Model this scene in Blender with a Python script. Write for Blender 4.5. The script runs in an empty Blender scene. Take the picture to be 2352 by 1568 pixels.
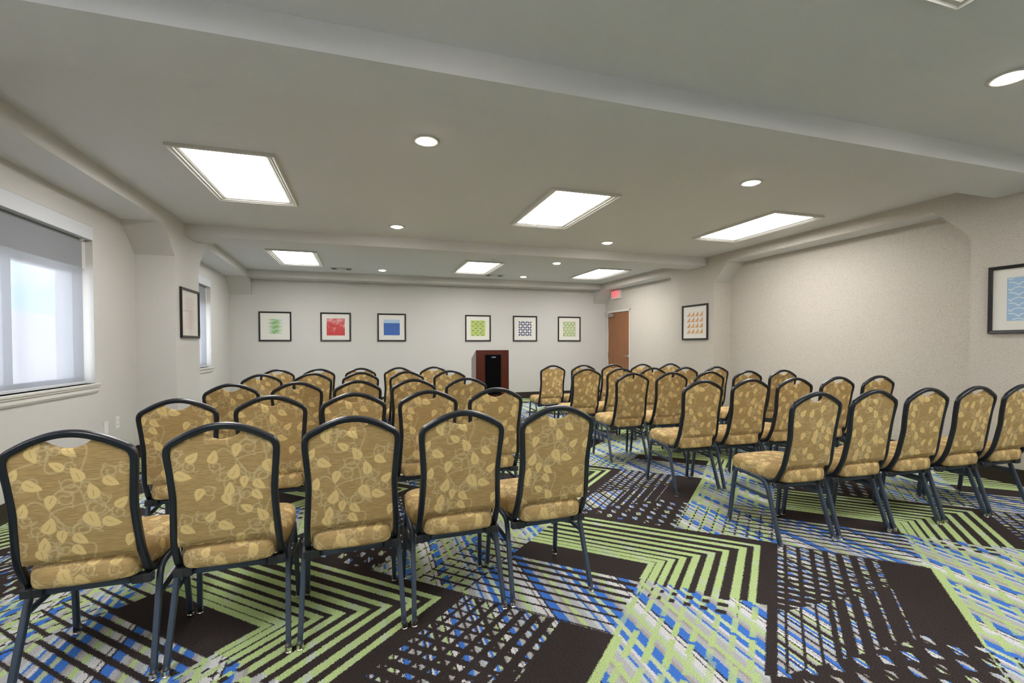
import bpy, bmesh, math, random
import numpy as np
from mathutils import Matrix, Vector

S = bpy.context.scene
COL = S.collection
random.seed(7)
PI = math.pi

# ------------------------------------------------------------------ camera
def look_axes(yaw, pitch, roll):
    a, p, r = (math.radians(v) for v in (yaw, pitch, roll))
    f = Vector((math.sin(a)*math.cos(p), math.cos(a)*math.cos(p), math.sin(p)))
    x = Vector((math.cos(a), -math.sin(a), 0)); u = x.cross(f)
    return x*math.cos(r) + u*math.sin(r), -x*math.sin(r) + u*math.cos(r), f
cd = bpy.data.cameras.new('camera'); cam = bpy.data.objects.new('camera', cd); COL.objects.link(cam)
_x, _u, _f = look_axes(17.4056, -1.0942, -0.1302)
cam.matrix_world = Matrix(((_x.x, _u.x, -_f.x, 0), (_x.y, _u.y, -_f.y, 0), (_x.z, _u.z, -_f.z, 1.257), (0, 0, 0, 1)))
cd.sensor_width = 36; cd.lens = 1076.21/2352*36; cd.shift_y = 29.29/2352; cd.clip_start = .05
S.camera = cam

# ------------------------------------------------------------------ world, exposure
SKY = 2.8
TROFFER = 9.0
CAN = 26.0
S.view_settings.view_transform = 'Standard'; S.view_settings.look = 'None'
S.view_settings.exposure = 1.25; S.view_settings.gamma = 1; S.view_settings.use_curve_mapping = False
w = bpy.data.worlds.new('sky'); S.world = w; w.use_nodes = True
nt = w.node_tree; bg = nt.nodes['Background']
tc = nt.nodes.new('ShaderNodeTexCoord'); nz = nt.nodes.new('ShaderNodeTexNoise'); nz.inputs['Scale'].default_value = 5; nz.inputs['Detail'].default_value = 6
mp = nt.nodes.new('ShaderNodeMapping'); mp.inputs['Scale'].default_value = (1, 1, 3)
cr = nt.nodes.new('ShaderNodeValToRGB'); cr.color_ramp.elements[0].position = .35; cr.color_ramp.elements[1].position = .6
cr.color_ramp.elements[0].color = (.48, .68, .95, 1); cr.color_ramp.elements[1].color = (1, 1, 1, 1)
nt.links.new(tc.outputs['Generated'], mp.inputs[0]); nt.links.new(mp.outputs[0], nz.inputs['Vector'])
nt.links.new(nz.outputs[0], cr.inputs[0]); nt.links.new(cr.outputs[0], bg.inputs[0]); bg.inputs[1].default_value = SKY

# ------------------------------------------------------------------ colour + node helpers
def lin(r, g, b):
    f = lambda c: (c/255/12.92) if c/255 <= .04045 else ((c/255+.055)/1.055)**2.4
    return (f(r), f(g), f(b), 1)

class E:
    """A tiny expression builder over shader math nodes."""
    tree = None
    def __init__(s, sock): s.s = sock
    @staticmethod
    def node(op, *a, clamp=False):
        n = E.tree.nodes.new('ShaderNodeMath'); n.operation = op; n.use_clamp = clamp
        for i, v in enumerate(a):
            if isinstance(v, E): E.tree.links.new(v.s, n.inputs[i])
            else: n.inputs[i].default_value = v
        return E(n.outputs[0])
    def __add__(s, o): return E.node('ADD', s, o)
    __radd__ = __add__
    def __sub__(s, o): return E.node('SUBTRACT', s, o)
    def __rsub__(s, o): return E.node('SUBTRACT', o, s)
    def __mul__(s, o): return E.node('MULTIPLY', s, o)
    __rmul__ = __mul__
    def __truediv__(s, o): return E.node('DIVIDE', s, o)
    def __neg__(s): return E.node('MULTIPLY', s, -1)
    def __lt__(s, o): return E.node('LESS_THAN', s, o)
    def __gt__(s, o): return E.node('GREATER_THAN', s, o)
    def __and__(s, o): return E.node('MULTIPLY', s, o)
    def __or__(s, o): return E.node('MAXIMUM', s, o)
def e_abs(a): return E.node('ABSOLUTE', a)
def e_min(a, b): return E.node('MINIMUM', a, b)
def e_max(a, b): return E.node('MAXIMUM', a, b)
def e_floor(a): return E.node('FLOOR', a)
def e_fract(a): return E.node('FRACT', a)
def e_not(a): return E.node('SUBTRACT', 1.0, a)
def e_sin(a): return E.node('SINE', a)
def band(a, lo, hi): return (a > lo) & (a < hi)
def mixc(fac, c1, c2, blend='MIX'):
    n = E.tree.nodes.new('ShaderNodeMix'); n.data_type = 'RGBA'; n.blend_type = blend
    for sock, v in ((n.inputs[0], fac), (n.inputs[6], c1), (n.inputs[7], c2)):
        if isinstance(v, E): E.tree.links.new(v.s, sock)
        else: sock.default_value = v
    return E(n.outputs[2])
def ramp(fac, stops, interp='CONSTANT'):
    n = E.tree.nodes.new('ShaderNodeValToRGB'); r = n.color_ramp; r.interpolation = interp
    while len(r.elements) < len(stops): r.elements.new(.5)
    for e, (p, c) in zip(r.elements, stops): e.position = p
    for e, (p, c) in zip(r.elements, stops): e.color = c if not isinstance(c, (int, float)) else (c, c, c, 1)
    E.tree.links.new(fac.s, n.inputs[0])
    return E(n.outputs[0])
def coords(kind='Object', scale=None):
    n = E.tree.nodes.new('ShaderNodeTexCoord'); o = n.outputs[kind]
    if scale:
        m = E.tree.nodes.new('ShaderNodeMapping'); m.inputs['Scale'].default_value = scale
        E.tree.links.new(o, m.inputs[0]); o = m.outputs[0]
    return o
def noise(vec, scale, detail=2, rough=.5, out='Fac'):
    n = E.tree.nodes.new('ShaderNodeTexNoise'); n.inputs['Scale'].default_value = scale
    n.inputs['Detail'].default_value = detail; n.inputs['Roughness'].default_value = rough
    if vec is not None: E.tree.links.new(vec, n.inputs['Vector'])
    return E(n.outputs[out])
def bump(height, strength=.3, dist=.01):
    n = E.tree.nodes.new('ShaderNodeBump'); n.inputs['Strength'].default_value = strength; n.inputs['Distance'].default_value = dist
    E.tree.links.new(height.s, n.inputs['Height'])
    return n.outputs[0]
def material(name, color=(.8, .8, .8, 1), rough=.5, metal=0, spec=.5, build=None, emit=None, estr=0):
    m = bpy.data.materials.new(name); m.use_nodes = True
    E.tree = m.node_tree; b = m.node_tree.nodes['Principled BSDF']
    b.inputs['Base Color'].default_value = color; b.inputs['Roughness'].default_value = rough
    b.inputs['Metallic'].default_value = metal; b.inputs['Specular IOR Level'].default_value = spec
    if emit: b.inputs['Emission Color'].default_value = emit; b.inputs['Emission Strength'].default_value = estr
    if build:
        c, nrm = build()
        if c is not None: E.tree.links.new(c.s, b.inputs['Base Color'])
        if nrm is not None: E.tree.links.new(nrm, b.inputs['Normal'])
    return m

# ------------------------------------------------------------------ materials
def paint(c, amp=.06, sc=170):
    def f():
        v = coords()
        n = noise(v, sc, 3)
        return mixc(n, tuple(x*(1-amp) for x in c[:3])+(1,), tuple(min(1, x*(1+amp)) for x in c[:3])+(1,)), bump(n, .32, .005)
    return f
M = {}
M['paint'] = material('painted_plaster', rough=.75, spec=.25, build=paint(lin(202, 200, 195)))
M['ceiling'] = material('ceiling_paint', rough=.8, spec=.2, build=paint(lin(219, 219, 220), .03, 190))
def wallpaper():
    h = noise(coords('Object', (65, 65, 260)), 1.0, 2, .6); h2 = noise(coords('Object', (240, 240, 75)), 1.0, 2, .6)
    n = noise(coords('Object', (110, 110, 140)), 1.0, 3, .7)
    t = (h+h2)*.5
    f = ramp(t*.7+n*.3, [(.38, 0.0), (.5, .75), (.62, 1.0)], 'LINEAR')
    return mixc(f, lin(168, 161, 149), lin(202, 196, 186)), bump(t, .3, .003)
M['wallpaper'] = material('woven_wallcovering', rough=.8, spec=.2, build=wallpaper)
def wood(c1, c2, sc=(30, 30, 2.2)):
    def f():
        n = noise(coords('Object', sc), 1.0, 5, .6); return mixc(ramp(n, [(.3, 0.0), (.7, 1.0)], 'LINEAR'), c1, c2), None
    return f
M['base'] = material('dark_baseboard', rough=.45, build=wood(lin(36, 27, 25), lin(52, 41, 38), (3, 3, 12)))
M['door'] = material('cherry_door_veneer', rough=.4, build=wood(lin(126, 82, 50), lin(146, 98, 62)))
M['mahogany'] = material('mahogany_laminate', rough=.3, build=wood(lin(72, 22, 12), lin(96, 34, 18), (40, 40, 3)))
M['white'] = material('white_enamel', lin(226, 226, 224), .4)
M['offwhite'] = material('offwhite_trim', lin(205, 203, 196), .45)
M['valance'] = material('grey_white_valance', lin(205, 208, 212), .5)
M['darkvent'] = material('vent_shadow', lin(60, 58, 54), .7)
M['steel'] = material('brushed_steel', lin(185, 183, 178), .3, 1)
M['chrome'] = material('chrome_glide', lin(215, 212, 205), .2, 1)
M['frame'] = material('black_picture_frame', lin(24, 22, 22), .35)
M['mat'] = material('mat_board', lin(226, 224, 216), .8)
M['black'] = material('black_grille_cloth', lin(4, 4, 6), .8, spec=.1)
M['plastic'] = material('black_plastic_clamp', lin(40, 42, 44), .45)
def hammered():
    n = noise(coords('Object'), 420, 2)
    return mixc(n, lin(9, 13, 20), lin(22, 30, 42)), bump(n, .35, .001)
M['tube'] = material('navy_black_hammered_steel', rough=.3, spec=.6, build=hammered)
def legpaint():
    n = noise(coords('Object'), 420, 2)
    return mixc(n, lin(42, 53, 68), lin(66, 79, 97)), bump(n, .3, .001)
M['leg'] = material('slate_blue_hammered_steel', rough=.36, spec=.6, build=legpaint)
M['lens'] = material('troffer_lens', (1, 1, 1, 1), .6, emit=(1, .975, .965, 1), estr=TROFFER)
M['bulb'] = material('downlight_lens', (1, 1, 1, 1), .6, emit=(1, .9, .82, 1), estr=CAN)
M['redletter'] = material('red_lit_letter', lin(225, 30, 50), .5, emit=lin(255, 40, 60), estr=.7)
M['signface'] = material('sign_face', lin(236, 222, 220), .5)
M['stucco'] = material('exterior_stucco', rough=.9, build=paint(lin(236, 230, 226), .05, 20))
M['badge'] = material('badge_plate', lin(70, 76, 92), .4)
M['badgeblue'] = material('badge_blue', lin(70, 95, 190), .4)
M['badgewhite'] = material('badge_white', lin(206, 210, 214), .4)
M['lectern_side_lit'] = material('glossy_lectern_painted_sheen', rough=.08, spec=.9, build=wood(lin(112, 78, 66), lin(128, 92, 80), (40, 40, 3)))  # paler than the mahogany: reflected light on this side painted into the colour

def fabric():
    a = E.tree.nodes.new('ShaderNodeVertexColor'); a.layer_name = 'pattern'
    sp = E.tree.nodes.new('ShaderNodeSeparateColor'); E.tree.links.new(a.outputs[0], sp.inputs[0])
    leaf, vine, vein = E(sp.outputs[0]), E(sp.outputs[1]), E(sp.outputs[2])
    v = coords('Object')
    sx = E.tree.nodes.new('ShaderNodeSeparateXYZ'); E.tree.links.new(v, sx.inputs[0])
    lines = e_fract((E(sx.outputs[2])+E(sx.outputs[1])*.5)/.0058)
    brk = noise(coords('Object', (26, 160, 172)), 1.0, 1, .4)
    lm = ramp(lines, [(.1, 0.0), (.3, 1.0), (.42, 1.0), (.6, 0.0)], 'LINEAR') * ramp(brk, [(.4, .12), (.6, 1.0)], 'LINEAR')
    base = mixc(lm*.8, lin(184, 155, 104), lin(112, 87, 50))
    base = mixc(noise(v, 22, 2)*.25, base, lin(170, 138, 88))
    base = mixc(vine*.55, base, lin(226, 210, 166))
    base = mixc(leaf, base, lin(226, 198, 136))
    base = mixc(vein*.65, base, lin(140, 108, 58))
    fine = noise(v, 900, 1)
    return base, bump(fine+lines*.5, .25, .0008)
M['fabric'] = material('gold_leaf_jacquard', rough=.75, spec=.25, build=fabric)

def sheer():
    m = bpy.data.materials.new('sheer_solar_shade'); m.use_nodes = True; t = m.node_tree; t.nodes.clear()
    o = t.nodes.new('ShaderNodeOutputMaterial'); tr = t.nodes.new('ShaderNodeBsdfTransparent'); tl = t.nodes.new('ShaderNodeBsdfTranslucent')
    df = t.nodes.new('ShaderNodeBsdfDiffuse'); a = t.nodes.new('ShaderNodeMixShader'); b = t.nodes.new('ShaderNodeMixShader')
    tr.inputs[0].default_value = (.92, .93, .96, 1); tl.inputs[0].default_value = (.2, .204, .215, 1); df.inputs[0].default_value = (.7, .72, .76, 1)
    a.inputs[0].default_value = .45; b.inputs[0].default_value = .62
    t.links.new(tl.outputs[0], a.inputs[1]); t.links.new(df.outputs[0], a.inputs[2]); t.links.new(tr.outputs[0], b.inputs[1]); t.links.new(a.outputs[0], b.inputs[2])
    t.links.new(b.outputs[0], o.inputs[0]); return m
M['shade'] = sheer()
def glass(refl=.04):
    m = bpy.data.materials.new('clear_glass'); m.use_nodes = True; t = m.node_tree; t.nodes.clear()
    o = t.nodes.new('ShaderNodeOutputMaterial'); tr = t.nodes.new('ShaderNodeBsdfTransparent'); g = t.nodes.new('ShaderNodeBsdfGlossy')
    g.inputs['Roughness'].default_value = .05; mx = t.nodes.new('ShaderNodeMixShader'); fr = t.nodes.new('ShaderNodeFresnel'); fr.inputs[0].default_value = 1.45
    ge = t.nodes.new('ShaderNodeNewGeometry'); sb = t.nodes.new('ShaderNodeMath'); sb.operation = 'SUBTRACT'; sb.inputs[0].default_value = 1; ml = t.nodes.new('ShaderNodeMath'); ml.operation = 'MULTIPLY'
    t.links.new(ge.outputs['Backfacing'], sb.inputs[1]); t.links.new(sb.outputs[0], ml.inputs[0]); t.links.new(fr.outputs[0], ml.inputs[1])   # reflect off the outer faces only
    t.links.new(ml.outputs[0], mx.inputs[0]); t.links.new(tr.outputs[0], mx.inputs[1]); t.links.new(g.outputs[0], mx.inputs[2]); t.links.new(mx.outputs[0], o.inputs[0]); return m
M['glass'] = glass()

# carpet: a diagonal chevron repeat of about 2.0 by 1.87 m
def carpet():
    BLK, GRN, GR2 = lin(50, 43, 42), lin(188, 211, 144), lin(198, 212, 172)
    BLU, GRY, LGT, TAU, MIST = lin(64, 122, 212), lin(184, 185, 189), lin(222, 221, 222), lin(170, 164, 160), lin(196, 207, 206)
    n = E.tree.nodes.new('ShaderNodeSeparateXYZ'); E.tree.links.new(coords(), n.inputs[0])
    x0, y0 = E(n.outputs[0]), E(n.outputs[1])
    def cells(sz):
        wn = E.tree.nodes.new('ShaderNodeTexWhiteNoise'); wn.noise_dimensions = '2D'
        cb = E.tree.nodes.new('ShaderNodeCombineXYZ'); E.tree.links.new(e_floor(x0/sz).s, cb.inputs[0]); E.tree.links.new(e_floor(y0/sz).s, cb.inputs[1])
        E.tree.links.new(cb.outputs[0], wn.inputs['Vector']); sc = E.tree.nodes.new('ShaderNodeSeparateColor'); E.tree.links.new(wn.outputs['Color'], sc.inputs[0])
        return E(sc.outputs[0]), E(sc.outputs[1])
    j1, j2 = cells(.003)
    x = x0 + (j1-.5)*.0075; y = y0 + (j2-.5)*.0075
    dx = x - 2.457; dy = (y - 2.315)/.935
    U = -dx - dy; V = dy - dx
    k = e_floor(U/2.0)*2.0
    U = U - k; V = V - k
    V = e_fract((V+2.0)/4.0)*4.0 - 2.0
    G = U - V
    # warp colour: bands that run along the room
    seq = [(BLU, 90), (GRY, 60), (TAU, 32), (GRN, 50), (GRY, 70), (MIST, 40), (BLU, 28), (GRY, 40), (LGT, 32), (BLU, 60), (GR2, 52), (BLU, 92), (TAU, 40), (GRY, 36), (GRN, 50), (MIST, 36), (LGT, 72), (BLK, 14), (LGT, 34), (BLK, 22)]
    tot = sum(q for _, q in seq); st = []; acc = 0
    for c, q in seq: st.append((acc/tot, c)); acc += q
    W = ramp(e_fract((x-.835)/.455), st)
    W2 = ramp(e_fract(x/.23+.4), [(p, (c if i % 4 != 3 else BLK)) for i, (p, c) in enumerate(st)])
    # arrow
    d = e_min(U, V)
    edges = [(0, 0), (.1, 1), (.151, 0), (.205, 1), (.269, 0), (.337, 1), (.387, 0), (.438, 1), (.497, 0), (.55, 1), (.608, 0), (.645, 1), (.702, 0), (.728, 1), (.778, 0), (.794, 1), (.853, 0), (.861, 1), (.913, 0)]
    streak = ramp(e_fract(x*1.7), [(0, 0), (.1, .5), (.14, 0), (.3, .6), (.33, .1), (.36, .5), (.42, 0), (.6, .7), (.66, 0), (.71, .5), (.73, 0), (.85, .35), (.93, 0)])
    patch = ramp(noise(coords('Object', (3, 3, 1)), 2.2, 1), [(.42, 0.0), (.62, 1.0)], 'LINEAR')
    green = mixc(streak*patch, GRN, MIST)
    arrow = mixc(ramp(d, edges), BLK, green)
    gm = ramp(V, edges)               # 1 where the arrow's lower arm is green
    # Z1 below the lower arm
    fade = ramp(noise(coords('Object', (2.5, 2.5, 1)), 2.3, 1), [(.3, .45), (.55, 1.0)], 'LINEAR')
    z1 = mixc((e_fract(V/.109+.25) < .35) & (e_fract(U/.21) < .86), W, mixc(fade, W, GRN))
    z1 = mixc(e_not(gm) & (V > .2) & (U < 1.5) & (e_fract(U/.1) < .5), z1, BLK)
    # Z2 black bars parallel to the upper arm
    z2 = mixc(e_fract((U-1.2)/.098) < (.6 - (U-1.2)*.58), W, BLK)
    # dark plaid
    bv = e_fract(V/.105) < (.22 - V*.55)
    bu = e_fract(U/.088) < (.12 + U*.62)
    d1 = mixc(bv | bu, W2, BLK)
    pos = -V
    lt = band(pos, .372, .39) | band(pos, .458, .486) | band(pos, .55, .574) | band(pos, .66, .673) | band(pos, .777, .785)
    d2 = mixc(lt, BLK, W2)
    d3 = mixc(e_fract(V/.092) < .2, W2, BLK)
    fu = e_fract(U/.15 + e_floor(V/.13)*.37) - .5; fv = e_fract(V/.13) - .5
    blob = (e_abs(fu) < .27) & (e_abs(fv + fu*.35) < .2)
    d4 = mixc(blob, BLK, W2)
    low = mixc(pos > .335, d3, d2)
    dark = mixc(G > 1.31, d1, low)
    dark = mixc(G > 2.02, dark, d4)
    # light side
    rr = noise(coords('Object', (2, 2, 1)), 3.1, 1)
    gr = (e_fract(V/.115) < .38) & (e_fract(U/.24) < .8)
    R = mixc(gr, W, mixc(fade, W, GRN))
    R = mixc((U > 1.2) & (e_fract(V/.105) < .17) & (e_fract(U/.09) < .6), R, BLK)
    R = mixc((V < -1.55) & (e_fract(U/.11) < (.18+(-1.55-V)*.3)) & (U > .9), R, BLK)
    R = mixc((V > -1.19) & (U < .95), R, GRN)
    # assemble
    out = R
    out = mixc(V > -1.13, out, mixc(U < 1.17, d4, BLK))
    out = mixc(V > -.82, out, dark)
    out = mixc(V > -.035, out, BLK)
    up = V > .03
    out = mixc(up, out, mixc(V > .9, z1, z2))
    out = mixc(up & (U < 1.2), out, arrow)
    tuft = noise(coords('Object'), 210, 3, .8)
    shade = ramp(tuft, [(.3, .5), (.7, 1.35)], 'LINEAR')
    out = mixc(1.0, out, shade, 'MULTIPLY')
    speck = ramp(noise(coords('Object'), 330, 2, .6), [(.5, 0.0), (.72, 1.0)], 'LINEAR')
    out = mixc(speck*.22, out, lin(168, 160, 156))
    return out, bump(tuft, .6, .006)
M['carpet'] = material('chevron_plaid_carpet', rough=.95, spec=.05, build=carpet)

# ------------------------------------------------------------------ mesh helpers
def mesh_obj(name, verts, faces, mat, parent=None, smooth=False, mats=None, midx=None):
    me = bpy.data.meshes.new(name); me.from_pydata([tuple(v) for v in verts], [], faces); me.update()
    for m in (mats or [mat]): me.materials.append(m)
    if midx is not None: me.polygons.foreach_set('material_index', midx)
    if smooth: me.polygons.foreach_set('use_smooth', [True]*len(me.polygons))
    o = bpy.data.objects.new(name, me); COL.objects.link(o)
    if parent: o.parent = parent
    return o
class MB:
    def __init__(s): s.v = []; s.f = []; s.m = []
    def add(s, v, f, mi=0):
        b = len(s.v); s.v += [tuple(q) for q in v]; s.f += [tuple(i+b for i in q) for q in f]; s.m += [mi]*len(f); return s
    def box(s, x0, x1, y0, y1, z0, z1, mi=0, bev=0):
        if bev:
            bm = bmesh.new(); bmesh.ops.create_cube(bm, size=1)
            for v in bm.verts: v.co = ((x0+x1)/2+v.co.x*(x1-x0), (y0+y1)/2+v.co.y*(y1-y0), (z0+z1)/2+v.co.z*(z1-z0))
            bmesh.ops.bevel(bm, geom=bm.edges[:], offset=bev, segments=2, affect='EDGES', profile=.5)
            bm.verts.index_update(); vs = [v.co.copy() for v in bm.verts]; fs = [[v.index for v in f.verts] for f in bm.faces]; bm.free()
            return s.add(vs, fs, mi)
        return s.add([(x0, y0, z0), (x1, y0, z0), (x1, y1, z0), (x0, y1, z0), (x0, y0, z1), (x1, y0, z1), (x1, y1, z1), (x0, y1, z1)],
                     [(0, 3, 2, 1), (4, 5, 6, 7), (0, 1, 5, 4), (1, 2, 6, 5), (2, 3, 7, 6), (3, 0, 4, 7)], mi)
    def prism(s, poly, axis, a, b, mi=0):
        """poly: 2-D points; axis 'x' -> points are (y, z), 'y' -> (x, z), 'z' -> (x, y)."""
        n = len(poly)
        def P(p, t): return {'x': (t, p[0], p[1]), 'y': (p[0], t, p[1]), 'z': (p[0], p[1], t)}[axis]
        vs = [P(p, a) for p in poly]+[P(p, b) for p in poly]
        return s.add(vs, [tuple(range(n))[::-1], tuple(range(n, 2*n))]+[(i, (i+1) % n, n+(i+1) % n, n+i) for i in range(n)], mi)
    def sweep(s, path, w, h, side, r=.005, mi=0, caps=True):
        """rounded rectangular tube along a path; side = direction of the w axis at the start (parallel transported)."""
        P = [Vector(p) for p in path]; n = len(P)
        q = r*.3
        prof = [(w/2-r, h/2), (w/2-q, h/2-q), (w/2, h/2-r), (w/2, -h/2+r), (w/2-q, -h/2+q), (w/2-r, -h/2), (-w/2+r, -h/2), (-w/2+q, -h/2+q), (-w/2, -h/2+r), (-w/2, h/2-r), (-w/2+q, h/2-q), (-w/2+r, h/2)]
        T = [((P[min(i+1, n-1)]-P[max(i-1, 0)]).normalized()) for i in range(n)]
        sd = Vector(side); vs = []; K = len(prof)
        for i in range(n):
            if i: sd = T[i-1].rotation_difference(T[i]) @ sd
            sd = (sd - T[i]*sd.dot(T[i])).normalized(); up = T[i].cross(sd)
            vs += [P[i]+sd*a+up*b for a, b in prof]
        fs = [(i*K+j, i*K+(j+1) % K, (i+1)*K+(j+1) % K, (i+1)*K+j) for i in range(n-1) for j in range(K)]
        if caps: fs += [tuple(range(K))[::-1], tuple(range((n-1)*K, n*K))]
        return s.add(vs, fs, mi)
    def lathe(s, prof, seg, c=(0, 0, 0), mi=0, axis='z'):
        vs = []
        for r, z in prof:
            for k in range(seg):
                a = 2*PI*k/seg
                q = (r*math.cos(a), r*math.sin(a), z)
                if axis == 'x': q = (q[2], q[0], q[1])
                if axis == 'y': q = (q[0], q[2], q[1])
                vs.append((c[0]+q[0], c[1]+q[1], c[2]+q[2]))
        n = len(prof)
        fs = [(i*seg+k, i*seg+(k+1) % seg, (i+1)*seg+(k+1) % seg, (i+1)*seg+k) for i in range(n-1) for k in range(seg)]
        fs += [tuple(range(seg))[::-1], tuple(range((n-1)*seg, n*seg))]
        return s.add(vs, fs, mi)
    def build(s, name, mat, parent=None, smooth=False, fix=True):
        mats = mat if isinstance(mat, list) else [mat]
        o = mesh_obj(name, s.v, s.f, None, parent, smooth, mats, s.m)
        if fix:
            bm = bmesh.new(); bm.from_mesh(o.data); bmesh.ops.recalc_face_normals(bm, faces=bm.faces[:]); bm.to_mesh(o.data); bm.free()
        return o
def smooth_path(pts, n=6):
    P = [Vector(p) for p in pts]; out = []
    for i in range(len(P)-1):
        a, b, c, d = P[max(i-1, 0)], P[i], P[i+1], P[min(i+2, len(P)-1)]
        for k in range(n):
            t = k/n
            out.append(.5*((2*b)+(c-a)*t+(2*a-5*b+4*c-d)*t*t+(3*b-a-3*c+d)*t**3))
    return out+[P[-1]]
def empty(name, loc=(0, 0, 0), rz=0):
    o = bpy.data.objects.new(name, None); o.empty_display_size = .1; COL.objects.link(o); o.location = loc; o.rotation_euler = (0, 0, rz); return o
def tag(o, label, cat, group=None):
    o['label'] = label; o['category'] = cat
    if group: o['group'] = group
    return o
def struct(o): o['kind'] = 'structure'; return o
def copy_tree(o, parent=None):
    c = o.copy(); COL.objects.link(c); c.parent = parent
    for ch in list(o.children): copy_tree(ch, c)
    return c

# ------------------------------------------------------------------ the room shell
H, SO, BM_ = 2.7406, 2.6005, 2.6005
XLb, XLc, XRc, XRb = -2.456, -2.066, 5.546, 5.886
YB, YF, YFc = -1.75, 10.565, 10.179
BASE = .144
def skew(o):
    """the two long walls run about a degree and a half out of square in the far bay"""
    for v in o.data.vertices:
        if v.co.y > 7.4: v.co.x -= .1*(v.co.y-7.4)/3.16
    return o
SK = math.atan(.1/3.16)
def kx(y): return -.1*max(0, y-7.4)/3.16
YS = [YB, 2.3, 2.81, 6.38, 6.9, 7.12, 10.2, YF]

struct(MB().box(XLb-.3, XRb+.3, YB-.2, YF+.2, -.1, 0).build('floor', M['carpet']))
struct(MB().box(XLb-.3, XRb+.3, YB-.2, YF+.2, H, H+.1).build('ceiling', M['ceiling']))
struct(MB().box(XLb-.4, XRb+.4, YF, YF+.2, 0, H).build('wall_far', M['paint']))
struct(MB().box(XLb-.4, XRb+.4, YB-.2, YB, 0, H).build('wall_back', M['paint']))

WIN = [(4.01, 5.442), (7.77, 9.2), (-.3, 1.13)]; WZ0, WZ1 = .905, 2.385  # last opening is for the added, unseen daylight window
mb = MB(); T0 = XLb-.2
segs = [YB, WIN[2][0], WIN[2][1], WIN[0][0], WIN[0][1], 7.4, WIN[1][0], WIN[1][1], YF]
for i in range(len(segs)-1):
    a, b = segs[i], segs[i+1]
    if (a, b) in WIN:
        mb.box(T0, XLb, a, b, 0, WZ0); mb.box(T0, XLb, a, b, WZ1, H)
    else: mb.box(T0, XLb, a, b, 0, H)
struct(skew(mb.build('wall_left', M['paint'])))
mb = MB()
DY0, DY1, DZ = 9.46, 10.505, 2.10
for a, b, z in ((YB, 7.4, 0), (7.4, DY0, 0), (DY0, DY1, DZ), (DY1, YF, 0)): mb.box(XRb, XRb+.2, a, b, z, H)
struct(skew(mb.build('wall_right', M['wallpaper'])))

# soffits along the walls, columns and the sloped haunches between them
def soffit(x0, x1, mat, n):
    mb = MB()
    for a, b in ((YB, 7.4), (7.4, YF)): mb.box(x0, x1, a, b, SO, H); mb.m[-6] = 1     # underside painted like the ceiling
    struct(skew(mb.build('soffit', [mat, M['ceiling']])))
soffit(XLb, XLc, M['paint'], 1); soffit(XRc, XRb, M['wallpaper'], 2)
o = MB().box(XLc-.09, XRc-.09, YFc, YF, SO, H).build('soffit', M['paint']); struct(o)
def column(x0, x1, y0, y1, mat, hm):
    o = MB().box(x0, x1, y0, y1, 0, SO).build('column', mat); struct(skew(o))
    HW = .315
    for ya, yb in ((y0, y0-HW), (y1, y1+HW)):
        xe = .004   # the sloped face is painted, its cheek papered like the column
        m_ = MB().prism([(ya, SO), (yb, SO), (ya, SO-HW)], 'x', x0, x1); m_.m[3] = 1
        struct(skew(m_.build('haunch', [mat, hm])))
column(XLb, XLc, 6.285, 7.075, M['paint'], M['paint'])
column(XLb, XLc, 2.2, 2.95, M['paint'], M['paint'])
column(XRc, XRb, 6.455, 7.36, M['wallpaper'], M['paint'])
column(XRc, XRb, 2.05, 2.985, M['wallpaper'], M['wallpaper'])
for x0, x1, m in ((XLb, XLc, M['paint']), (XRc, XRb, M['paint'])):
    struct(skew(MB().prism([(YFc, SO), (YF, SO), (YF, SO-.315)], 'x', x0, x1).build('haunch', m)))
# cross beams
for y0, y1 in ((6.6387, 7.0718), (2.3308, 2.8098)):
    struct(MB().box(XLc-.01, XRc+.01, y0, y1, BM_, H).build('beam', M['ceiling']))
# baseboards
def base(name, runs):
    mb = MB()
    for x0, x1, y0, y1 in runs:
        mb.box(x0, x1, y0, y1, 0, BASE-.012); mb.box(x0+.003*(x1-x0 < .05), x1-.003*(x1-x0 < .05), y0, y1, BASE-.012, BASE)
    struct(skew(mb.build(name, M['base'])))
t = .013
base('baseboard_left', [(XLb, XLb+t, YB, 2.2), (XLb, XLb+t, 2.95, 6.285), (XLb, XLb+t, 7.075, YF), (XLc, XLc+t, 6.27, 7.09), (XLb, XLc, 6.272, 6.285), (XLb, XLc, 7.075, 7.088), (XLc, XLc+t, 2.19, 2.96), (XLb, XLc, 2.95, 2.963)])
base('baseboard_right', [(XRb-t, XRb, YB, 2.05), (XRb-t, XRb, 2.985, 6.455), (XRb-t, XRb, 7.36, DY0-.06), (XRc-t, XRc, 6.44, 7.375), (XRc, XRb, 6.442, 6.455), (XRc, XRb, 7.36, 7.373), (XRc-t, XRc, 2.04, 3.0), (XRc, XRb, 2.985, 2.998)])
struct(MB().box(XLb-.1, XRb-.1, YF-t, YF, 0, BASE).build('baseboard_far', M['base']))
struct(MB().box(XLb, XRb, YB, YB+t, 0, BASE).build('baseboard_back', M['base']))

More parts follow.
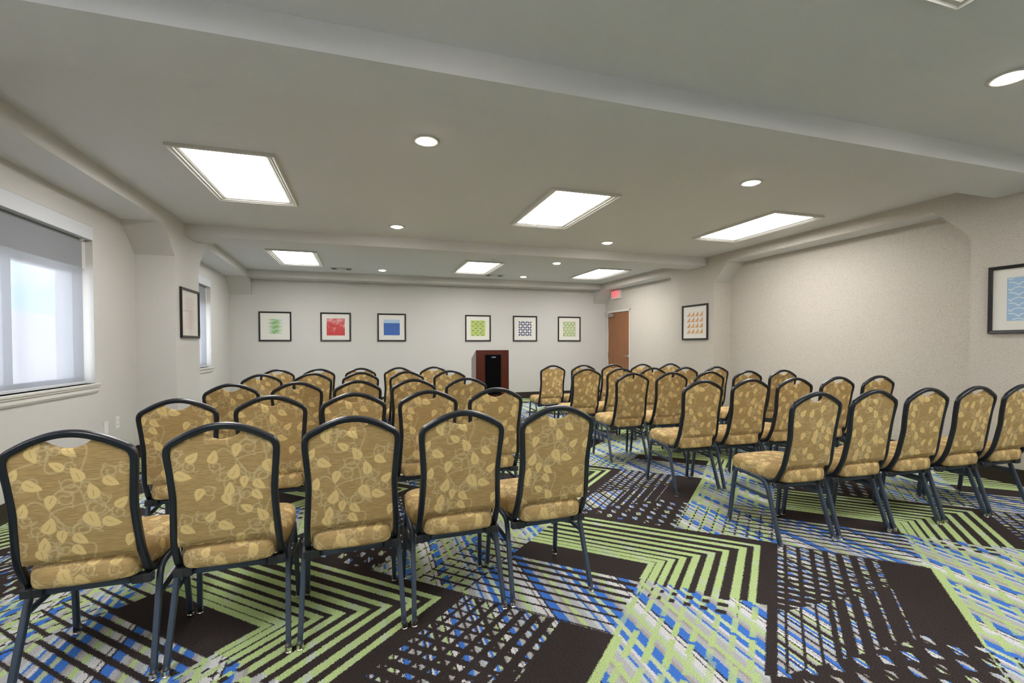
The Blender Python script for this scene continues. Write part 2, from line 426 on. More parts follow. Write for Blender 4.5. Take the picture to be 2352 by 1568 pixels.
# ------------------------------------------------------------------ windows, shades, sills
def window(n, y0, y1):
    yc = (y0+y1)/2; ang = 0 if yc < 7.4 else SK
    root = empty('window_%d' % n, (XLb+kx(yc), yc, 0), ang); struct(root)
    hw = (y1-y0)/2
    mb = MB()       # outer frame and head panel
    GZ = 1.985
    mb.box(-.2, -.13, -hw, -hw+.07, WZ0, GZ); mb.box(-.2, -.13, hw-.07, hw, WZ0, GZ); mb.box(-.2, -.13, -hw, hw, WZ0, WZ0+.06); mb.box(-.2, -.13, -hw, hw, GZ-.05, GZ)
    mb.build('window_frame', M['white'], root)
    MB().box(-.2, -.0585, -hw, hw, GZ, WZ1).build('head_panel', M['paint'], root)
    MB().box(-.185, -.135, -.235, -.135, WZ0+.06, GZ-.05).build('meeting_stile', M['white'], root)
    MB().box(-.165, -.16, -hw+.07, -.235, WZ0+.06, GZ-.05).build('pane', M['glass'], root)
    MB().box(-.165, -.16, -.135, hw-.07, WZ0+.06, GZ-.05).build('pane', M['glass'], root)
    mb = MB()       # sill board with moulded apron
    mb.box(-.2, 0, -hw, hw, WZ0-.02, WZ0)
    mb.box(-.002, .034, -hw-.035, hw+.035, WZ0-.022, WZ0, bev=.004)
    mb.prism([(0.0, WZ0-.022), (.024, WZ0-.022), (.027, WZ0-.034), (.018, WZ0-.046), (.02, WZ0-.07), (.012, WZ0-.088), (.0, WZ0-.092)], 'y', -hw-.022, hw+.022)
    mb.build('window_sill', M['offwhite'], root)
    if n == 3: return          # window added beside the camera, out of view, for cool light; no shade
    # roller shade
    sh = empty('roller_shade', (XLb+kx(yc), yc, 0), ang)
    tag(sh, 'sheer white roller shade %s' % ('over the near window, cut by the picture edge' if n == 1 else 'over the far window, beyond the column with the lattice print'), 'window shade', 'roller shades')
    MB().box(-.095, .006, -hw+.002, hw-.002, 2.255, WZ1-.003, bev=.003).build('valance', M['valance'], sh)
    g = .062
    me = MB().box(-.0565, -.0555, -hw+g, hw-g, WZ0+.02, 2.27).build('shade_cloth', M['shade'], sh)
    MB().box(-.062, -.05, -hw+g, hw-g, WZ0+.002, WZ0+.026, bev=.003).build('bottom_bar', M['valance'], sh)
    MB().lathe([(.012, -.006), (.014, 0), (.012, .006)], 12, (-.04, hw-.1, 2.243), axis='y').build('clutch', M['white'], sh)
window(1, *WIN[0]); window(2, *WIN[1]); window(3, *WIN[2])

# outside
tag(MB().box(-17, -12.2, 14, 40, -4.5, 2.15).box(-17, -12.2, 20.8, 40, 2.15, 2.55).build('neighbouring_building', M['stucco']), 'pale flat-roofed building seen through the near window shade', 'building')
struct(MB().box(-60, XLb-.6, -40, 90, -4.6, -4.5).build('ground', M['stucco']))
struct(MB().box(-2.83, -2.66, 5.6, 6.25, -4, 3).build('wall_pilaster', M['stucco']))

# ------------------------------------------------------------------ door
yc = (DY0+DY1)/2; dr = empty('door_1', (XRb+kx(yc), yc, 0), SK); struct(dr); hw = (DY1-DY0)/2
mb = MB(); mb.box(-.012, .1, -hw, -hw+.05, 0, DZ); mb.box(-.012, .1, hw-.05, hw, 0, DZ); mb.box(-.012, .1, -hw, hw, DZ-.05, DZ)
mb.build('door_frame', M['offwhite'], dr)
MB().box(.015, .06, -hw+.052, hw-.052, .008, DZ-.053, bev=.003).build('door_slab', M['door'], dr)
for z in (.25, 1.0, 1.76): MB().box(-.006, .02, hw-.062, hw-.046, z-.06, z+.06, bev=.002).build('hinge', M['steel'], dr)
mb = MB(); mb.lathe([(.03, .015), (.03, .004), (.026, 0)], 20, (0, -hw+.11, 1.0), axis='x'); mb.sweep([(-.0, -hw+.11, 1.0), (-.05, -hw+.11, 1.0), (-.055, -hw+.13, 1.0), (-.055, -hw+.23, .997)], .016, .02, (0, 0, 1)); mb.build('lever_handle', M['steel'], dr, True)
mb = MB(); mb.box(-.05, .015, hw-.36, hw-.1, DZ-.155, DZ-.085, bev=.006)
mb.sweep([(-.02, hw-.25, DZ-.08), (-.16, hw-.13, DZ-.045), (-.012, hw-.03, DZ-.03)], .012, .02, (0, 0, 1), .003); mb.build('door_closer', M['steel'], dr)
struct(MB().box(XRb+.3, XRb+.4, 8.8, 11, -.1, 2.8).build('wall_corridor', M['paint']))

# exit sign
y0, y1 = 9.85, 10.225; yc = (y0+y1)/2
ex = empty('exit_sign', (XRb+kx(yc), yc, 2.475), SK); tag(ex, 'lit EXIT sign with red letters mounted above the wooden door', 'sign')
MB().box(-.05, 0, -.19, .19, -.105, .105, bev=.004).build('sign_box', M['signface'], ex)
def text_mesh(txt, size, depth, name, mat, parent, loc, rot, sx=1):
    c = bpy.data.curves.new(name, 'FONT'); c.body = txt; c.size = size; c.extrude = depth; c.align_x = 'CENTER'; c.align_y = 'CENTER'; c.resolution_u = 3
    t = bpy.data.objects.new('tmp', c); COL.objects.link(t); dg = bpy.context.evaluated_depsgraph_get(); dg.update()
    me = bpy.data.meshes.new_from_object(t.evaluated_get(dg)); bpy.data.objects.remove(t)
    me.materials.clear(); me.materials.append(mat)
    o = bpy.data.objects.new(name, me); COL.objects.link(o); o.parent = parent; o.location = loc; o.rotation_euler = rot; o.scale = (sx, 1, 1); return o
for i, ch in enumerate('EXIT'):
    text_mesh(ch, .215, .002, 'letter', M['redletter'], ex, (-.0515, [.115, .03, -.045, -.115][i], 0), (PI/2, 0, -PI/2), .62)

# outlets below the near window
for i, (y, lab, holes) in enumerate(((5.615, 'white blank wall plate, lower of two plates below the near window', 0), (5.838, 'white duplex outlet plate beside the column below the window', 1))):
    o = empty('outlet_plate', (XLb, y, (.449, .47)[i])); tag(o, lab, 'outlet', 'wall plates')
    MB().box(0, .006, -.036, .036, -.06, .06, bev=.002).build('cover_plate', M['white'], o)
    for z in (-.022, .022):
        if holes:
            s_ = MB().box(.0055, .0075, -.017, .017, z-.015, z+.015, bev=.002).build('socket', M['white'], o)
            MB().box(.007, .008, -.008, -.005, z-.006, z+.006).box(.007, .008, .005, .008, z-.006, z+.006).build('slots', M['darkvent'], s_)
    if not holes: MB().lathe([(.004, 0), (.004, .0075)], 8, (0, 0, .04), axis='x').build('screw', M['steel'], o)

# ------------------------------------------------------------------ ceiling lights
def troffer(x, y, lit, label):
    r = empty('ceiling_light', (x, y, H)); tag(r, label, 'ceiling light', 'troffer lights')
    ox, oy, ix, iy = .365, .685, .285, .61
    steps = [(ox, oy, 0), (ox, oy, -.022), (ox-.012, oy-.012, -.028), (ox-.022, oy-.022, -.02), (ox-.04, oy-.04, -.02), (ox-.046, oy-.046, -.012), (ox-.06, oy-.06, -.012), (ix, iy, -.004), (ix, iy, .0)]
    v = []; f = []
    for a, b, z in steps: v += [(-a, -b, z), (a, -b, z), (a, b, z), (-a, b, z)]
    for i in range(len(steps)-1):
        for k in range(4): f.append((i*4+k, i*4+(k+1) % 4, i*4+4+(k+1) % 4, i*4+4+k))
    MB().add(v, f).build('moulding_frame', M['offwhite'], r)
    MB().box(-ix, ix, -iy, iy, -.006, -.003).build('lens', M['lens'] if lit else M['white'], r)
LX = [(-1.022, 4.712), (2.054, 4.787), (4.695, 4.781), (-1.08, 8.645), (2.05, 8.74), (4.645, 8.79)]
names = ['nearest the window wall in the middle bay', 'at the centre of the middle bay', 'by the papered wall in the middle bay', 'nearest the window wall in the far bay', 'at the centre of the far bay', 'by the papered wall in the far bay']
for (x, y), nme in zip(LX, names): troffer(x, y, True, 'lit white troffer ceiling light '+nme)
troffer(2.12, .72, True, 'troffer ceiling light in the near bay, only a frame corner showing')
for x, nme in ((-1.02, 'window'), (4.7, 'papered wall')): troffer(x, .752, True, 'added troffer light in the near bay, on the %s side, out of view' % nme)  # two unseen troffers added to brighten the foreground
CX = [(.436, 3.453, 'near the front beam, window side'), (3.383, 3.463, 'near the front beam, wall side'), (.392, 6.03, 'before the middle beam, window side'), (3.36, 6.09, 'before the middle beam, wall side'), (.334, 9.577, 'close to the far wall, window side'), (3.276, 9.62, 'close to the far wall, wall side'), (3.32, 7.87, 'just beyond the middle beam'), (3.433, 1.684, 'in the near bay, largest in view'), (.436, 1.684, 'added in the near bay, out of view')]  # last downlight is added out of view to light the beam face
for x, y, nme in CX:
    r = empty('recessed_downlight', (x, y, H)); tag(r, 'round recessed warm downlight '+nme, 'downlight', 'recessed downlights')
    MB().lathe([(.098, 0), (.096, -.006), (.085, -.009), (.064, -.007), (.06, -.002)], 40).build('trim_ring', M['offwhite'], r, True)
    MB().lathe([(.0595, -.003), (.056, -.012), (.044, -.017), (.02, -.019)], 40).build('lens', M['bulb'], r, True)
for x, y, lab in ((-.42, 9.6, 'slotted white air vent in far ceiling, window side'), (2.62, 9.6, 'slotted white air vent in far ceiling near the centre')):
    r = empty('air_vent', (x, y, H)); tag(r, lab, 'air vent', 'ceiling air vents')
    MB().box(-.2, .2, -.11, .11, -.012, 0, bev=.004).build('vent_frame', M['offwhite'], r)
    for sx in (-.135, .13): MB().box(sx-.045, sx+.045, -.075, .075, -.0135, -.0115).build('vent_slot', M['darkvent'], r)
    for i in range(6): MB().box(-.08, .075, -.075+i*.027, -.06+i*.027, -.016, -.011).build('vent_blade', M['offwhite'], r)
r = empty('sprinkler_head', (1.9, 6.95, BM_)); tag(r, 'tiny white sprinkler head under the middle beam', 'sprinkler')
MB().lathe([(.03, 0), (.028, -.006), (.01, -.008), (.008, -.03)], 16).build('escutcheon', M['white'], r, True)
MB().lathe([(.018, -.034), (.02, -.031), (.006, -.029)], 16).build('deflector', M['steel'], r, True)

# ------------------------------------------------------------------ framed prints
def flat(mb, pts, mi, y=0): mb.add([(p[0], y, p[1]) for p in pts], [tuple(range(len(pts)))], mi)
PALETTE = {}
def pmat(c, wash=.15):
    if c not in PALETTE:
        col = lin(*c)
        def f():
            n = noise(coords(), 60, 3); return mixc(n*wash*2, col, tuple(min(1, q*1.0+.25) for q in col[:3])+(1,)), None
        PALETTE[c] = material('print_ink', rough=.8, spec=.2, build=f)
    return PALETTE[c]
def art_spikes():
    mb = MB(); h = .3/13
    for i in range(13):
        z = .15-(i+.5)*h
        for sgn in (-1, 1):
            k = (i % 4) if sgn < 0 else ((i+1) % 4); mi = [0, 2, 1, 3][k] if k in (1, ) else (2 if k == 1 else (0 if k % 2 == 0 else 1))
            L = .155*(1-.12*((i*7) % 3)); w_ = h*(1.1 if mi < 2 else 1.5)
            flat(mb, [(0, z-w_/2), (sgn*L*.45, z-w_*.3), (sgn*L, z), (sgn*L*.45, z+w_*.3), (0, z+w_/2)][::sgn], mi, -.0004*(mi+1) - (.0003 if sgn > 0 else 0))
    return mb, [pmat((140, 178, 84)), pmat((112, 164, 104)), pmat((168, 205, 190)), pmat((190, 215, 208))]
def rect(w_, h_): return [(-w_, -h_), (w_, -h_), (w_, h_), (-w_, h_)]
def art_red():
    mb = MB(); flat(mb, rect(.18, .18), 0)
    def f():
        n = noise(coords('Object', (9, 9, 9)), 1, 4, .7)
        b = E.tree.nodes.new('ShaderNodeSeparateXYZ'); E.tree.links.new(coords(), b.inputs[0])
        g = (e_fract(E(b.outputs[0])/.03) < .3) & (e_fract(E(b.outputs[2])/.018) < .35)
        hi = ramp(n + E(b.outputs[2])*.9, [(.5, 0.0), (.72, .75)], 'LINEAR')
        return mixc(g*.45, mixc(hi, lin(196, 46, 48), lin(232, 196, 192)), lin(240, 215, 210)), None
    return mb, [material('red_woven_print', rough=.8, build=f)]
def art_blue():
    mb = MB(); flat(mb, rect(.17, .17), 0)
    def f():
        b = E.tree.nodes.new('ShaderNodeSeparateXYZ'); E.tree.links.new(coords(), b.inputs[0])
        x, z = E(b.outputs[0]), E(b.outputs[2])
        wv = z + e_abs(e_sin(x*75))*.006
        ln = ramp(e_fract(wv/.028), [(0, .1), (.7, .5), (1, 0.0)], 'LINEAR')
        sea = mixc(ln, lin(30, 78, 162), lin(104, 150, 210))
        sea = mixc(ramp(z*2.5+.5, [(.2, 0.0), (.75, .5)], 'LINEAR'), sea, lin(58, 100, 170))
        return mixc(wv > .098, sea, lin(176, 200, 222)), None
    return mb, [material('blue_wave_print', rough=.8, build=f)]
def art_lime():
    mb = MB(); flat(mb, rect(.17, .18), 0)
    n = 3; wc = .34/3
    for r in range(4):
        for c in range(3):
            cx = -.17+(c+.5)*wc; z = .165-r*.1
            flat(mb, [(cx-.045, z-.012), (cx+.012, z-.012), (cx+.028, z-.03), (cx-.005, z-.038), (cx-.03, z-.03)], 1, -.0006)
            cx2 = cx-.055
            if cx2 > -.13 and r < 3: flat(mb, [(cx2-.03, z-.075), (cx2, z-.052), (cx2+.035, z-.07), (cx2+.04, z-.082), (cx2-.035, z-.082)], 1, -.0006)
            flat(mb, [(cx-wc/2, z-.022), (cx, z-.042), (cx+wc/2, z-.022), (cx+wc/2, z-.019), (cx, z-.039), (cx-wc/2, z-.019)], 2, -.0007) if r < 4 else None
    return mb, [pmat((182, 200, 92)), pmat((110, 126, 140)), pmat((206, 216, 130))]
def art_petals():
    mb = MB(); c_ = .34/3
    for i in range(3):
        for j in range(3):
            cx, cz = -.165+(i+.5)*.11, -.18+(j+.5)*.12
            for k in range(4):
                a = PI/4+k*PI/2; ca, sa = math.cos(a), math.sin(a); L, w_ = .078, .018
                pts = [(.006, 0), (.028, -w_), (.055, -w_*.8), (L, 0), (.055, w_*.8), (.028, w_)]
                q = [(cx+p*ca-q_*sa, cz+p*sa+q_*ca) for p, q_ in pts]
                q = [(max(-.168, min(.168, a_)), max(-.182, min(.182, b_))) for a_, b_ in q]
                flat(mb, q, 0, -.0004*k/4)
    for i in range(2):
        for j in range(2):
            cx, cz = -.165+(i+1)*.11, -.18+(j+1)*.12
            flat(mb, [(cx-.012, cz), (cx, cz-.012), (cx+.012, cz), (cx, cz+.012)], 1, -.0008)
    return mb, [pmat((40, 54, 112)), pmat((150, 160, 110))]
def art_dots():
    mb = MB(); flat(mb, rect(.165, .18), 0)
    for i in range(-3, 5):
        for s_ in (1, -1):
            x0 = i*.09-.045
            pts = []
            # diagonal pale lines clipped to the sheet
            def clip(xa, za, xb, zb):
                P = []; n = 40
                for k in range(n+1):
                    t_ = k/n; x_, z_ = xa+(xb-xa)*t_, za+(zb-za)*t_
                    if abs(x_) < .162 and abs(z_) < .178: P.append((x_, z_))
                return P
            P = clip(x0-.18*s_, -.18, x0+.18*s_, .18)
            if len(P) > 1:
                a, b = P[0], P[-1]; flat(mb, [(a[0]-.004, a[1]), (a[0]+.004, a[1]), (b[0]+.004, b[1]), (b[0]-.004, b[1])], 1, -.0005-.0002*(s_ > 0))
    for r in range(5):
        for c in range(4):
            cx, cz = -.135+c*.09+(0 if r % 2 else .045), -.135+r*.0675
            if abs(cx) > .15: continue
            flat(mb, [(cx+.021*math.cos(a*PI/10), cz+.021*math.sin(a*PI/10)) for a in range(20)], 1, -.001)
    return mb, [pmat((164, 178, 122)), pmat((208, 214, 188))]
def art_triangles():
    mb = MB(); c_ = .37/4
    for i in range(4):
        for j in range(4):
            x, z = -.185+i*c_, -.2+j*.1
            flat(mb, [(x+.004, z+.004), (x+c_-.008, z+.004), (x+c_-.008, z+.092)], 0)
            flat(mb, [(x+c_*.45, z+.05), (x+c_*.5, z+.046), (x+c_-.01, z+.004), (x+c_-.014, z+.004)], 1, -.0006)
    return mb, [pmat((206, 152, 98)), pmat((236, 214, 190))]
def art_lattice():
    mb = MB()
    for i in range(-2, 3):
        for k in range(8):
            for s_ in (1, -1):
                cx = i*.045+(.0225 if k % 2 else 0); z = -.19+k*.048
                if abs(cx) > .1: continue
                x1 = cx+.0225*s_
                flat(mb, [(cx-.003, z), (cx+.003, z), (x1+.003, z+.048), (x1-.003, z+.048)], 0, -.0003*(s_ > 0))
                flat(mb, [(cx-.003, z+.048*.5), (cx+.003, z+.024), (cx+.003, z+.030), (cx-.003, z+.030)], 0, -.0006)
    return mb, [pmat((216, 178, 168))]
def art_scallops():
    mb = MB(); flat(mb, rect(.19, .2), 0)
    for r in range(9):
        for c in range(-3, 4):
            cx, cz = c*.11+(.055 if r % 2 else 0), -.225+r*.048
            for rr in (.062, .0):
                if rr == 0: continue
                n = 10; arc = []
                outer = [(cx+rr*math.cos(PI*.12+k*PI*.76/n), cz+rr*.8*math.sin(PI*.12+k*PI*.76/n)) for k in range(n+1)]
                inner = [(cx+(rr-.009)*math.cos(PI*.12+k*PI*.76/n), cz+(rr-.009)*.8*math.sin(PI*.12+k*PI*.76/n)) for k in range(n+1)]
                for k in range(n):
                    q = [outer[k], outer[k+1], inner[k+1], inner[k]]
                    if all(abs(p[0]) < .19 and abs(p[1]) < .2 for p in q): flat(mb, q, 1, -.0006)
    return mb, [pmat((152, 184, 214)), pmat((222, 228, 232))]
def picture(loc, rz, w_, h_, art, label, sx=1, sz=1):
    """local: x across, z up, the face looks along -y"""
    r = empty('framed_print', loc, rz); tag(r, label, 'framed picture', 'framed prints')
    a, b, fw = w_/2, h_/2, .03
    st = [(0, 0, 0), (0, 0, -.022), (.004, .004, -.026), (fw-.004, fw-.004, -.022), (fw, fw, -.018), (fw, fw, -.008)]
    v = []; f = []
    for p, q, y in st: v += [(-a+p, y, -b+q), (a-p, y, -b+q), (a-p, y, b-q), (-a+p, y, b-q)]
    for i in range(len(st)-1):
        for k in range(4): f.append((i*4+k, i*4+(k+1) % 4, i*4+4+(k+1) % 4, i*4+4+k))
    MB().add(v, f).build('picture_frame', M['frame'], r)
    MB().box(-a+.01, a-.01, -.008, -.001, -b+.01, b-.01).build('mat_board', M['mat'], r)
    mb, ms = art()
    o = mb.build('print', ms, r, fix=False); o.location = (0, -.0085, 0); o.scale = (sx, 1, sz)
    MB().box(-a+fw-.002, a-fw+.002, -.0145, -.0125, -b+fw-.002, b-fw+.002).build('glass', M['glass'], r)
FX = [(-1.743, art_spikes, 'framed print of green spikes, nearest the window on the far wall'), (-.587, art_red, 'framed red woven square print on the far wall'), (.56, art_blue, 'framed blue sea-like print on the far wall'),
      (2.49, art_lime, 'framed lime print with grey zigzags above the lectern'), (3.637, art_petals, 'framed navy four-petal print on the far wall'), (4.783, art_dots, 'framed sage print of dots, nearest the door on far wall')]
for x, art, lab in FX: picture((x, YF, 1.652), 0, .604, .604, art, lab)
picture((XRc, 6.915, 1.654), -PI/2, .668, .62, art_triangles, 'framed orange triangle print on the papered column', 1.18, 1.0)
picture((XRc, 2.52, 1.66), -PI/2, .64, .612, art_scallops, 'framed pale blue scallop print cut by the picture edge', 1, .97)
picture((XLc, 6.712, 1.655), PI/2, .622, .6, art_lattice, 'framed faint pink lattice print on the window-wall column', 1.5, 1.02)

# ------------------------------------------------------------------ lectern
LY = 8.75
lx0, lx1, lz = 2.025, 2.675, 1.165
lc = empty('lectern', ((lx0+lx1)/2, LY, 0)); tag(lc, 'dark mahogany lectern with black speaker grille before the far wall', 'lectern')
hw = (lx1-lx0)/2
MB().box(-hw, hw, 0, .022, .03, lz, bev=.002).build('front_panel', M['mahogany'], lc)
prof = [(.0225, .03), (.42, .03), (.42, lz-.17), (.0225, lz)]
for s_ in (-1, 1):
    MB().prism(prof, 'x', s_*hw, s_*(hw-.02)).build('side_panel', M['lectern_side_lit'] if s_ < 0 else M['mahogany'], lc)
MB().add([(-hw+.02, .0225, lz-.006), (hw-.02, .0225, lz-.006), (hw-.02, .42, lz-.176), (-hw+.02, .42, lz-.176), (-hw+.02, .0225, lz-.03), (hw-.02, .0225, lz-.03), (hw-.02, .42, lz-.2), (-hw+.02, .42, lz-.2)],
         [(0, 1, 2, 3), (7, 6, 5, 4), (0, 4, 5, 1), (2, 6, 7, 3), (1, 5, 6, 2), (0, 3, 7, 4)]).build('reading_top', M['mahogany'], lc)
MB().box(-hw-.01, hw+.01, -.01, .43, 0, .03, bev=.004).build('base', M['mahogany'], lc)
MB().box(-.15, .165, -.016, 0, .3, lz-.09, bev=.006).build('speaker_grille', M['black'], lc)
bd = MB().box(-.03, .062, -.019, -.016, lz-.15, lz-.125).build('badge', M['badge'], lc)
MB().box(-.027, -.01, -.0195, -.019, lz-.147, lz-.128).build('emblem', M['badgeblue'], bd)
mb = MB()
for i in range(6): mb.box(-.004+i*.0105, .004+i*.0105, -.0195, -.019, lz-.144, lz-.131)
mb.build('lettering', M['badgewhite'], bd)
MB().box(-hw, -hw+.006, -.004, 0, .03, lz).box(hw-.006, hw, -.004, 0, .03, lz).build('edge_banding', M['black'], lc)

# ------------------------------------------------------------------ banquet chairs
# jacquard pattern: leaves and scrolling vines on a repeat, sampled at mesh vertices
PXW, PXH = .35, .365
def fr(cx, cy): return ((cx-613)/2544, (1160-cy)/2190)      # a measured swatch, in metres
LEAVES = [((345, 275), (352, 345), 1.0), ((605, 262), (640, 322), .95), ((665, 465), (640, 375), 1.1), ((315, 520), (412, 592), 1.1), ((880, 520), (938, 574), 1.0), ((765, 610), (768, 520), 1.1),
          ((450, 645), (408, 712), 1.0), ((245, 725), (298, 655), 1.0), ((200, 440), (248, 408), .9), ((955, 715), (1010, 690), .95), ((725, 815), (762, 915), 1.3), ((860, 855), (926, 892), 1.1),
          ((420, 865), (478, 795), 1.15), ((375, 1010), (408, 945), 1.0), ((622, 970), (664, 1030), 1.0), ((530, 385), (482, 335), .9), ((1010, 1010), (965, 1062), .95), ((505, 930), (480, 985), .9)]
def leaf_list():
    out = []
    for c, t_, s_ in LEAVES:
        a, b = fr(*c), fr(*t_)
        out.append((a[0], a[1], math.atan2(b[1]-a[1], b[0]-a[0]), .0205*s_))
    return out
def scroll(cx, cy, r, a0, turns, sgn):
    pts = []
    for k in range(26):
        t_ = k/25; rr = r*(1-.72*t_); a = a0+sgn*turns*2*PI*t_
        pts.append((cx+rr*math.cos(a), cy+rr*math.sin(a)))
    return pts
def vine_segments():
    rnd = random.Random(11); segs = []
    L = leaf_list()
    for i, (x, y, a, s_) in enumerate(L):
        bx, by = x-math.cos(a)*s_*1.0, y-math.sin(a)*s_*1.0
        sg = 1 if i % 2 else -1
        r = .022+.012*rnd.random()
        # a curl that leaves the leaf's base
        cx, cy = bx-math.sin(a)*r*sg*-1, by+math.cos(a)*r*sg*-1
        a0 = math.atan2(by-cy, bx-cx)
        P = scroll(cx, cy, r, a0, .95+.4*rnd.random(), sg); segs.append(P)
        # small tendrils
        for q in range(3):
            j = 5+q*6; p = P[j]; aa = a0+sg*(j/25)*6.0+rnd.uniform(-.5, .5); ln = .012+.01*rnd.random()
            segs.append([(p[0]+ln*t_*math.cos(aa+t_*1.6*sg), p[1]+ln*t_*math.sin(aa+t_*1.6*sg)) for t_ in (0, .25, .5, .75, 1)])
        # S-curve to another leaf
        x2, y2, a2, s2 = L[(i+3) % len(L)]
        ex, ey = x2-math.cos(a2)*s2, y2-math.sin(a2)*s2
        if math.hypot(ex-bx, ey-by) < .2:
            nx, ny = -(ey-by), ex-bx
            segs.append([(bx+(ex-bx)*t_+nx*.28*math.sin(2*PI*t_), by+(ey-by)*t_+ny*.28*math.sin(2*PI*t_)) for t_ in [k/16 for k in range(17)]])
    return segs
_LE = leaf_list(); _VS = vine_segments()
def pattern(X, Y, ox=0, oy=0):
    X = X+ox; Y = Y+oy
    leaf = np.zeros_like(X); vein = np.zeros_like(X); vine = np.zeros_like(X)
    def rel(v, c, P): return (v-c+P/2) % P - P/2
    for x, y, a, s_ in _LE:
        dx, dy = rel(X, x, PXW), rel(Y, y, PXH); ca, sa = math.cos(a), math.sin(a)
        u = (dx*ca+dy*sa)/s_; v = (-dx*sa+dy*ca)/s_
        v = v-.16*(u+.2)**2
        t_ = np.clip((u+.95)/2.55, 0, 1)
        wd = 1.86*t_**.42*(1-t_)**.78
        sd = wd-np.abs(v)
        m = np.clip(sd*s_/.0016+.5, 0, 1)*((u > -1)&(u < 1.7))
        leaf = np.maximum(leaf, m)
        vein = np.maximum(vein, np.clip(1.4-np.abs(v-.05)*s_/.0011, 0, 1)*((u > -.6)&(u < .55))*m)
    for P in _VS:
        P = np.array(P); c = P.mean(0); R = np.max(np.hypot(*(P-c).T))+.006
        dx, dy = rel(X, c[0], PXW), rel(Y, c[1], PXH)
        idx = np.nonzero(dx*dx+dy*dy < R*R)[0]
        if not len(idx): continue
        px, py = dx[idx]+c[0], dy[idx]+c[1]; best = np.full(len(idx), 9.0)
        for (x0, y0), (x1, y1) in zip(P[:-1], P[1:]):
            ex, ey = x1-x0, y1-y0; q = ex*ex+ey*ey+1e-12
            t_ = np.clip(((px-x0)*ex+(py-y0)*ey)/q, 0, 1)
            best = np.minimum(best, np.hypot(px-x0-t_*ex, py-y0-t_*ey))
        vine[idx] = np.maximum(vine[idx], np.clip(1.25-np.abs(best-.0016)/.0011, 0, 1))
    vine *= (1-leaf)
    return leaf, vine, vein
def set_pattern(me, px, py, ox, oy, dim=1.0):
    l, v, e = pattern(px, py, ox, oy)
    at = me.color_attributes.new('pattern', 'FLOAT_COLOR', 'POINT')
    c = np.stack([l*dim, v, e, np.ones_like(l)], 1).astype(np.float32); at.data.foreach_set('color', c.ravel())

# side profile of the back: y for a height z
PZ = [.36, .395, .43, .51, .63, .78, .867, .97]; PY = [-.12, -.155, -.19, -.218, -.238, -.258, -.270, -.284]
def yb(z): return np.interp(z, PZ, PY)
HZ = [.47, .592, .68, .742, .82, .884]; HX = [.1695, .165, .1640, .168, .174, .178]     # half width inside the tube
TX = [0, .02, .045, .062, .071, .095, .125, .15, .165, .1735, .178]; TZ = [.902, .9045, .915, .927, .934, .925, .911, .896, .884, .870, .85]
def panel(name, ox, oy):
    nu, nv = 190, 260
    s = np.linspace(-1, 1, nu); xs = .178*s
    zt = np.interp(np.abs(xs), TX, TZ)
    z = .485+(zt-.485)[None, :]*np.linspace(0, 1, nv)[:, None]
    x = s[None, :]*np.interp(z, HZ, HX)
    inset = np.minimum(1, np.minimum((1-np.abs(s))[None, :]/.10, np.minimum((z-.485)/.02, (zt[None, :]-z)/.02)))
    inset = np.sqrt(np.clip(inset, 0, 1))
    yr = yb(z)-.004-.006*inset - .004*np.clip(1-np.abs(zt[None, :]-z)/.05, 0, 1)*np.exp(-(x/.06)**2)
    V = np.stack([x, yr, z], 2).reshape(-1, 3)
    i = np.arange((nv-1)*(nu-1)); r_, c_ = i//(nu-1), i % (nu-1); a = r_*nu+c_
    F = np.stack([a, a+1, a+nu+1, a+nu], 1)
    # front (cushioned) side, coarse
    mu, mv = 39, 41
    s2 = np.linspace(-1, 1, mu); z2t = np.interp(np.abs(.178*s2), TX, TZ); z2 = .485+(z2t-.485)[None, :]*np.linspace(0, 1, mv)[:, None]
    x2 = s2[None, :]*np.interp(z2, HZ, HX)
    e2 = np.clip(np.minimum((1-np.abs(s2))[None, :]/.25, np.minimum(np.linspace(0, 1, mv)[:, None], 1-np.linspace(0, 1, mv)[:, None])/.12), 0, 1)
    y2 = yb(z2)+.004+.036*np.sqrt(1-(1-e2)**2)
    V2 = np.stack([x2, y2, z2], 2).reshape(-1, 3); b0 = len(V)
    i = np.arange((mv-1)*(mu-1)); r_, c_ = i//(mu-1), i % (mu-1); a = b0+r_*mu+c_
    F2 = np.stack([a, a+mu, a+mu+1, a+1], 1)
    # rim strips between the two sheets
    faces = [tuple(q) for q in F]+[tuple(q) for q in F2]
    vv = [tuple(q) for q in V]+[tuple(q) for q in V2]
    def rim(ix_r, n, bottom):
        pts = [V[k] for k in ix_r]
        st = len(vv); vv.extend(tuple((p[0], yb(p[2])+.006, p[2])) for p in pts)
        for k in range(n-1):
            q = (ix_r[k], ix_r[k+1], st+k+1, st+k); faces.append(q if not bottom else q[::-1])
    rim(list(range(nu)), nu, True); rim(list(range((nv-1)*nu, nv*nu)), nu, False)
    rim([k*nu for k in range(nv)], nv, False); rim([k*nu+nu-1 for k in range(nv)], nv, True)
    me = bpy.data.meshes.new(name); me.from_pydata(vv, [], faces); me.materials.append(M['fabric']); me.polygons.foreach_set('use_smooth', [True]*len(me.polygons))
    A = np.array(vv); set_pattern(me, A[:, 0], A[:, 2]-.485, ox, oy)
    return me
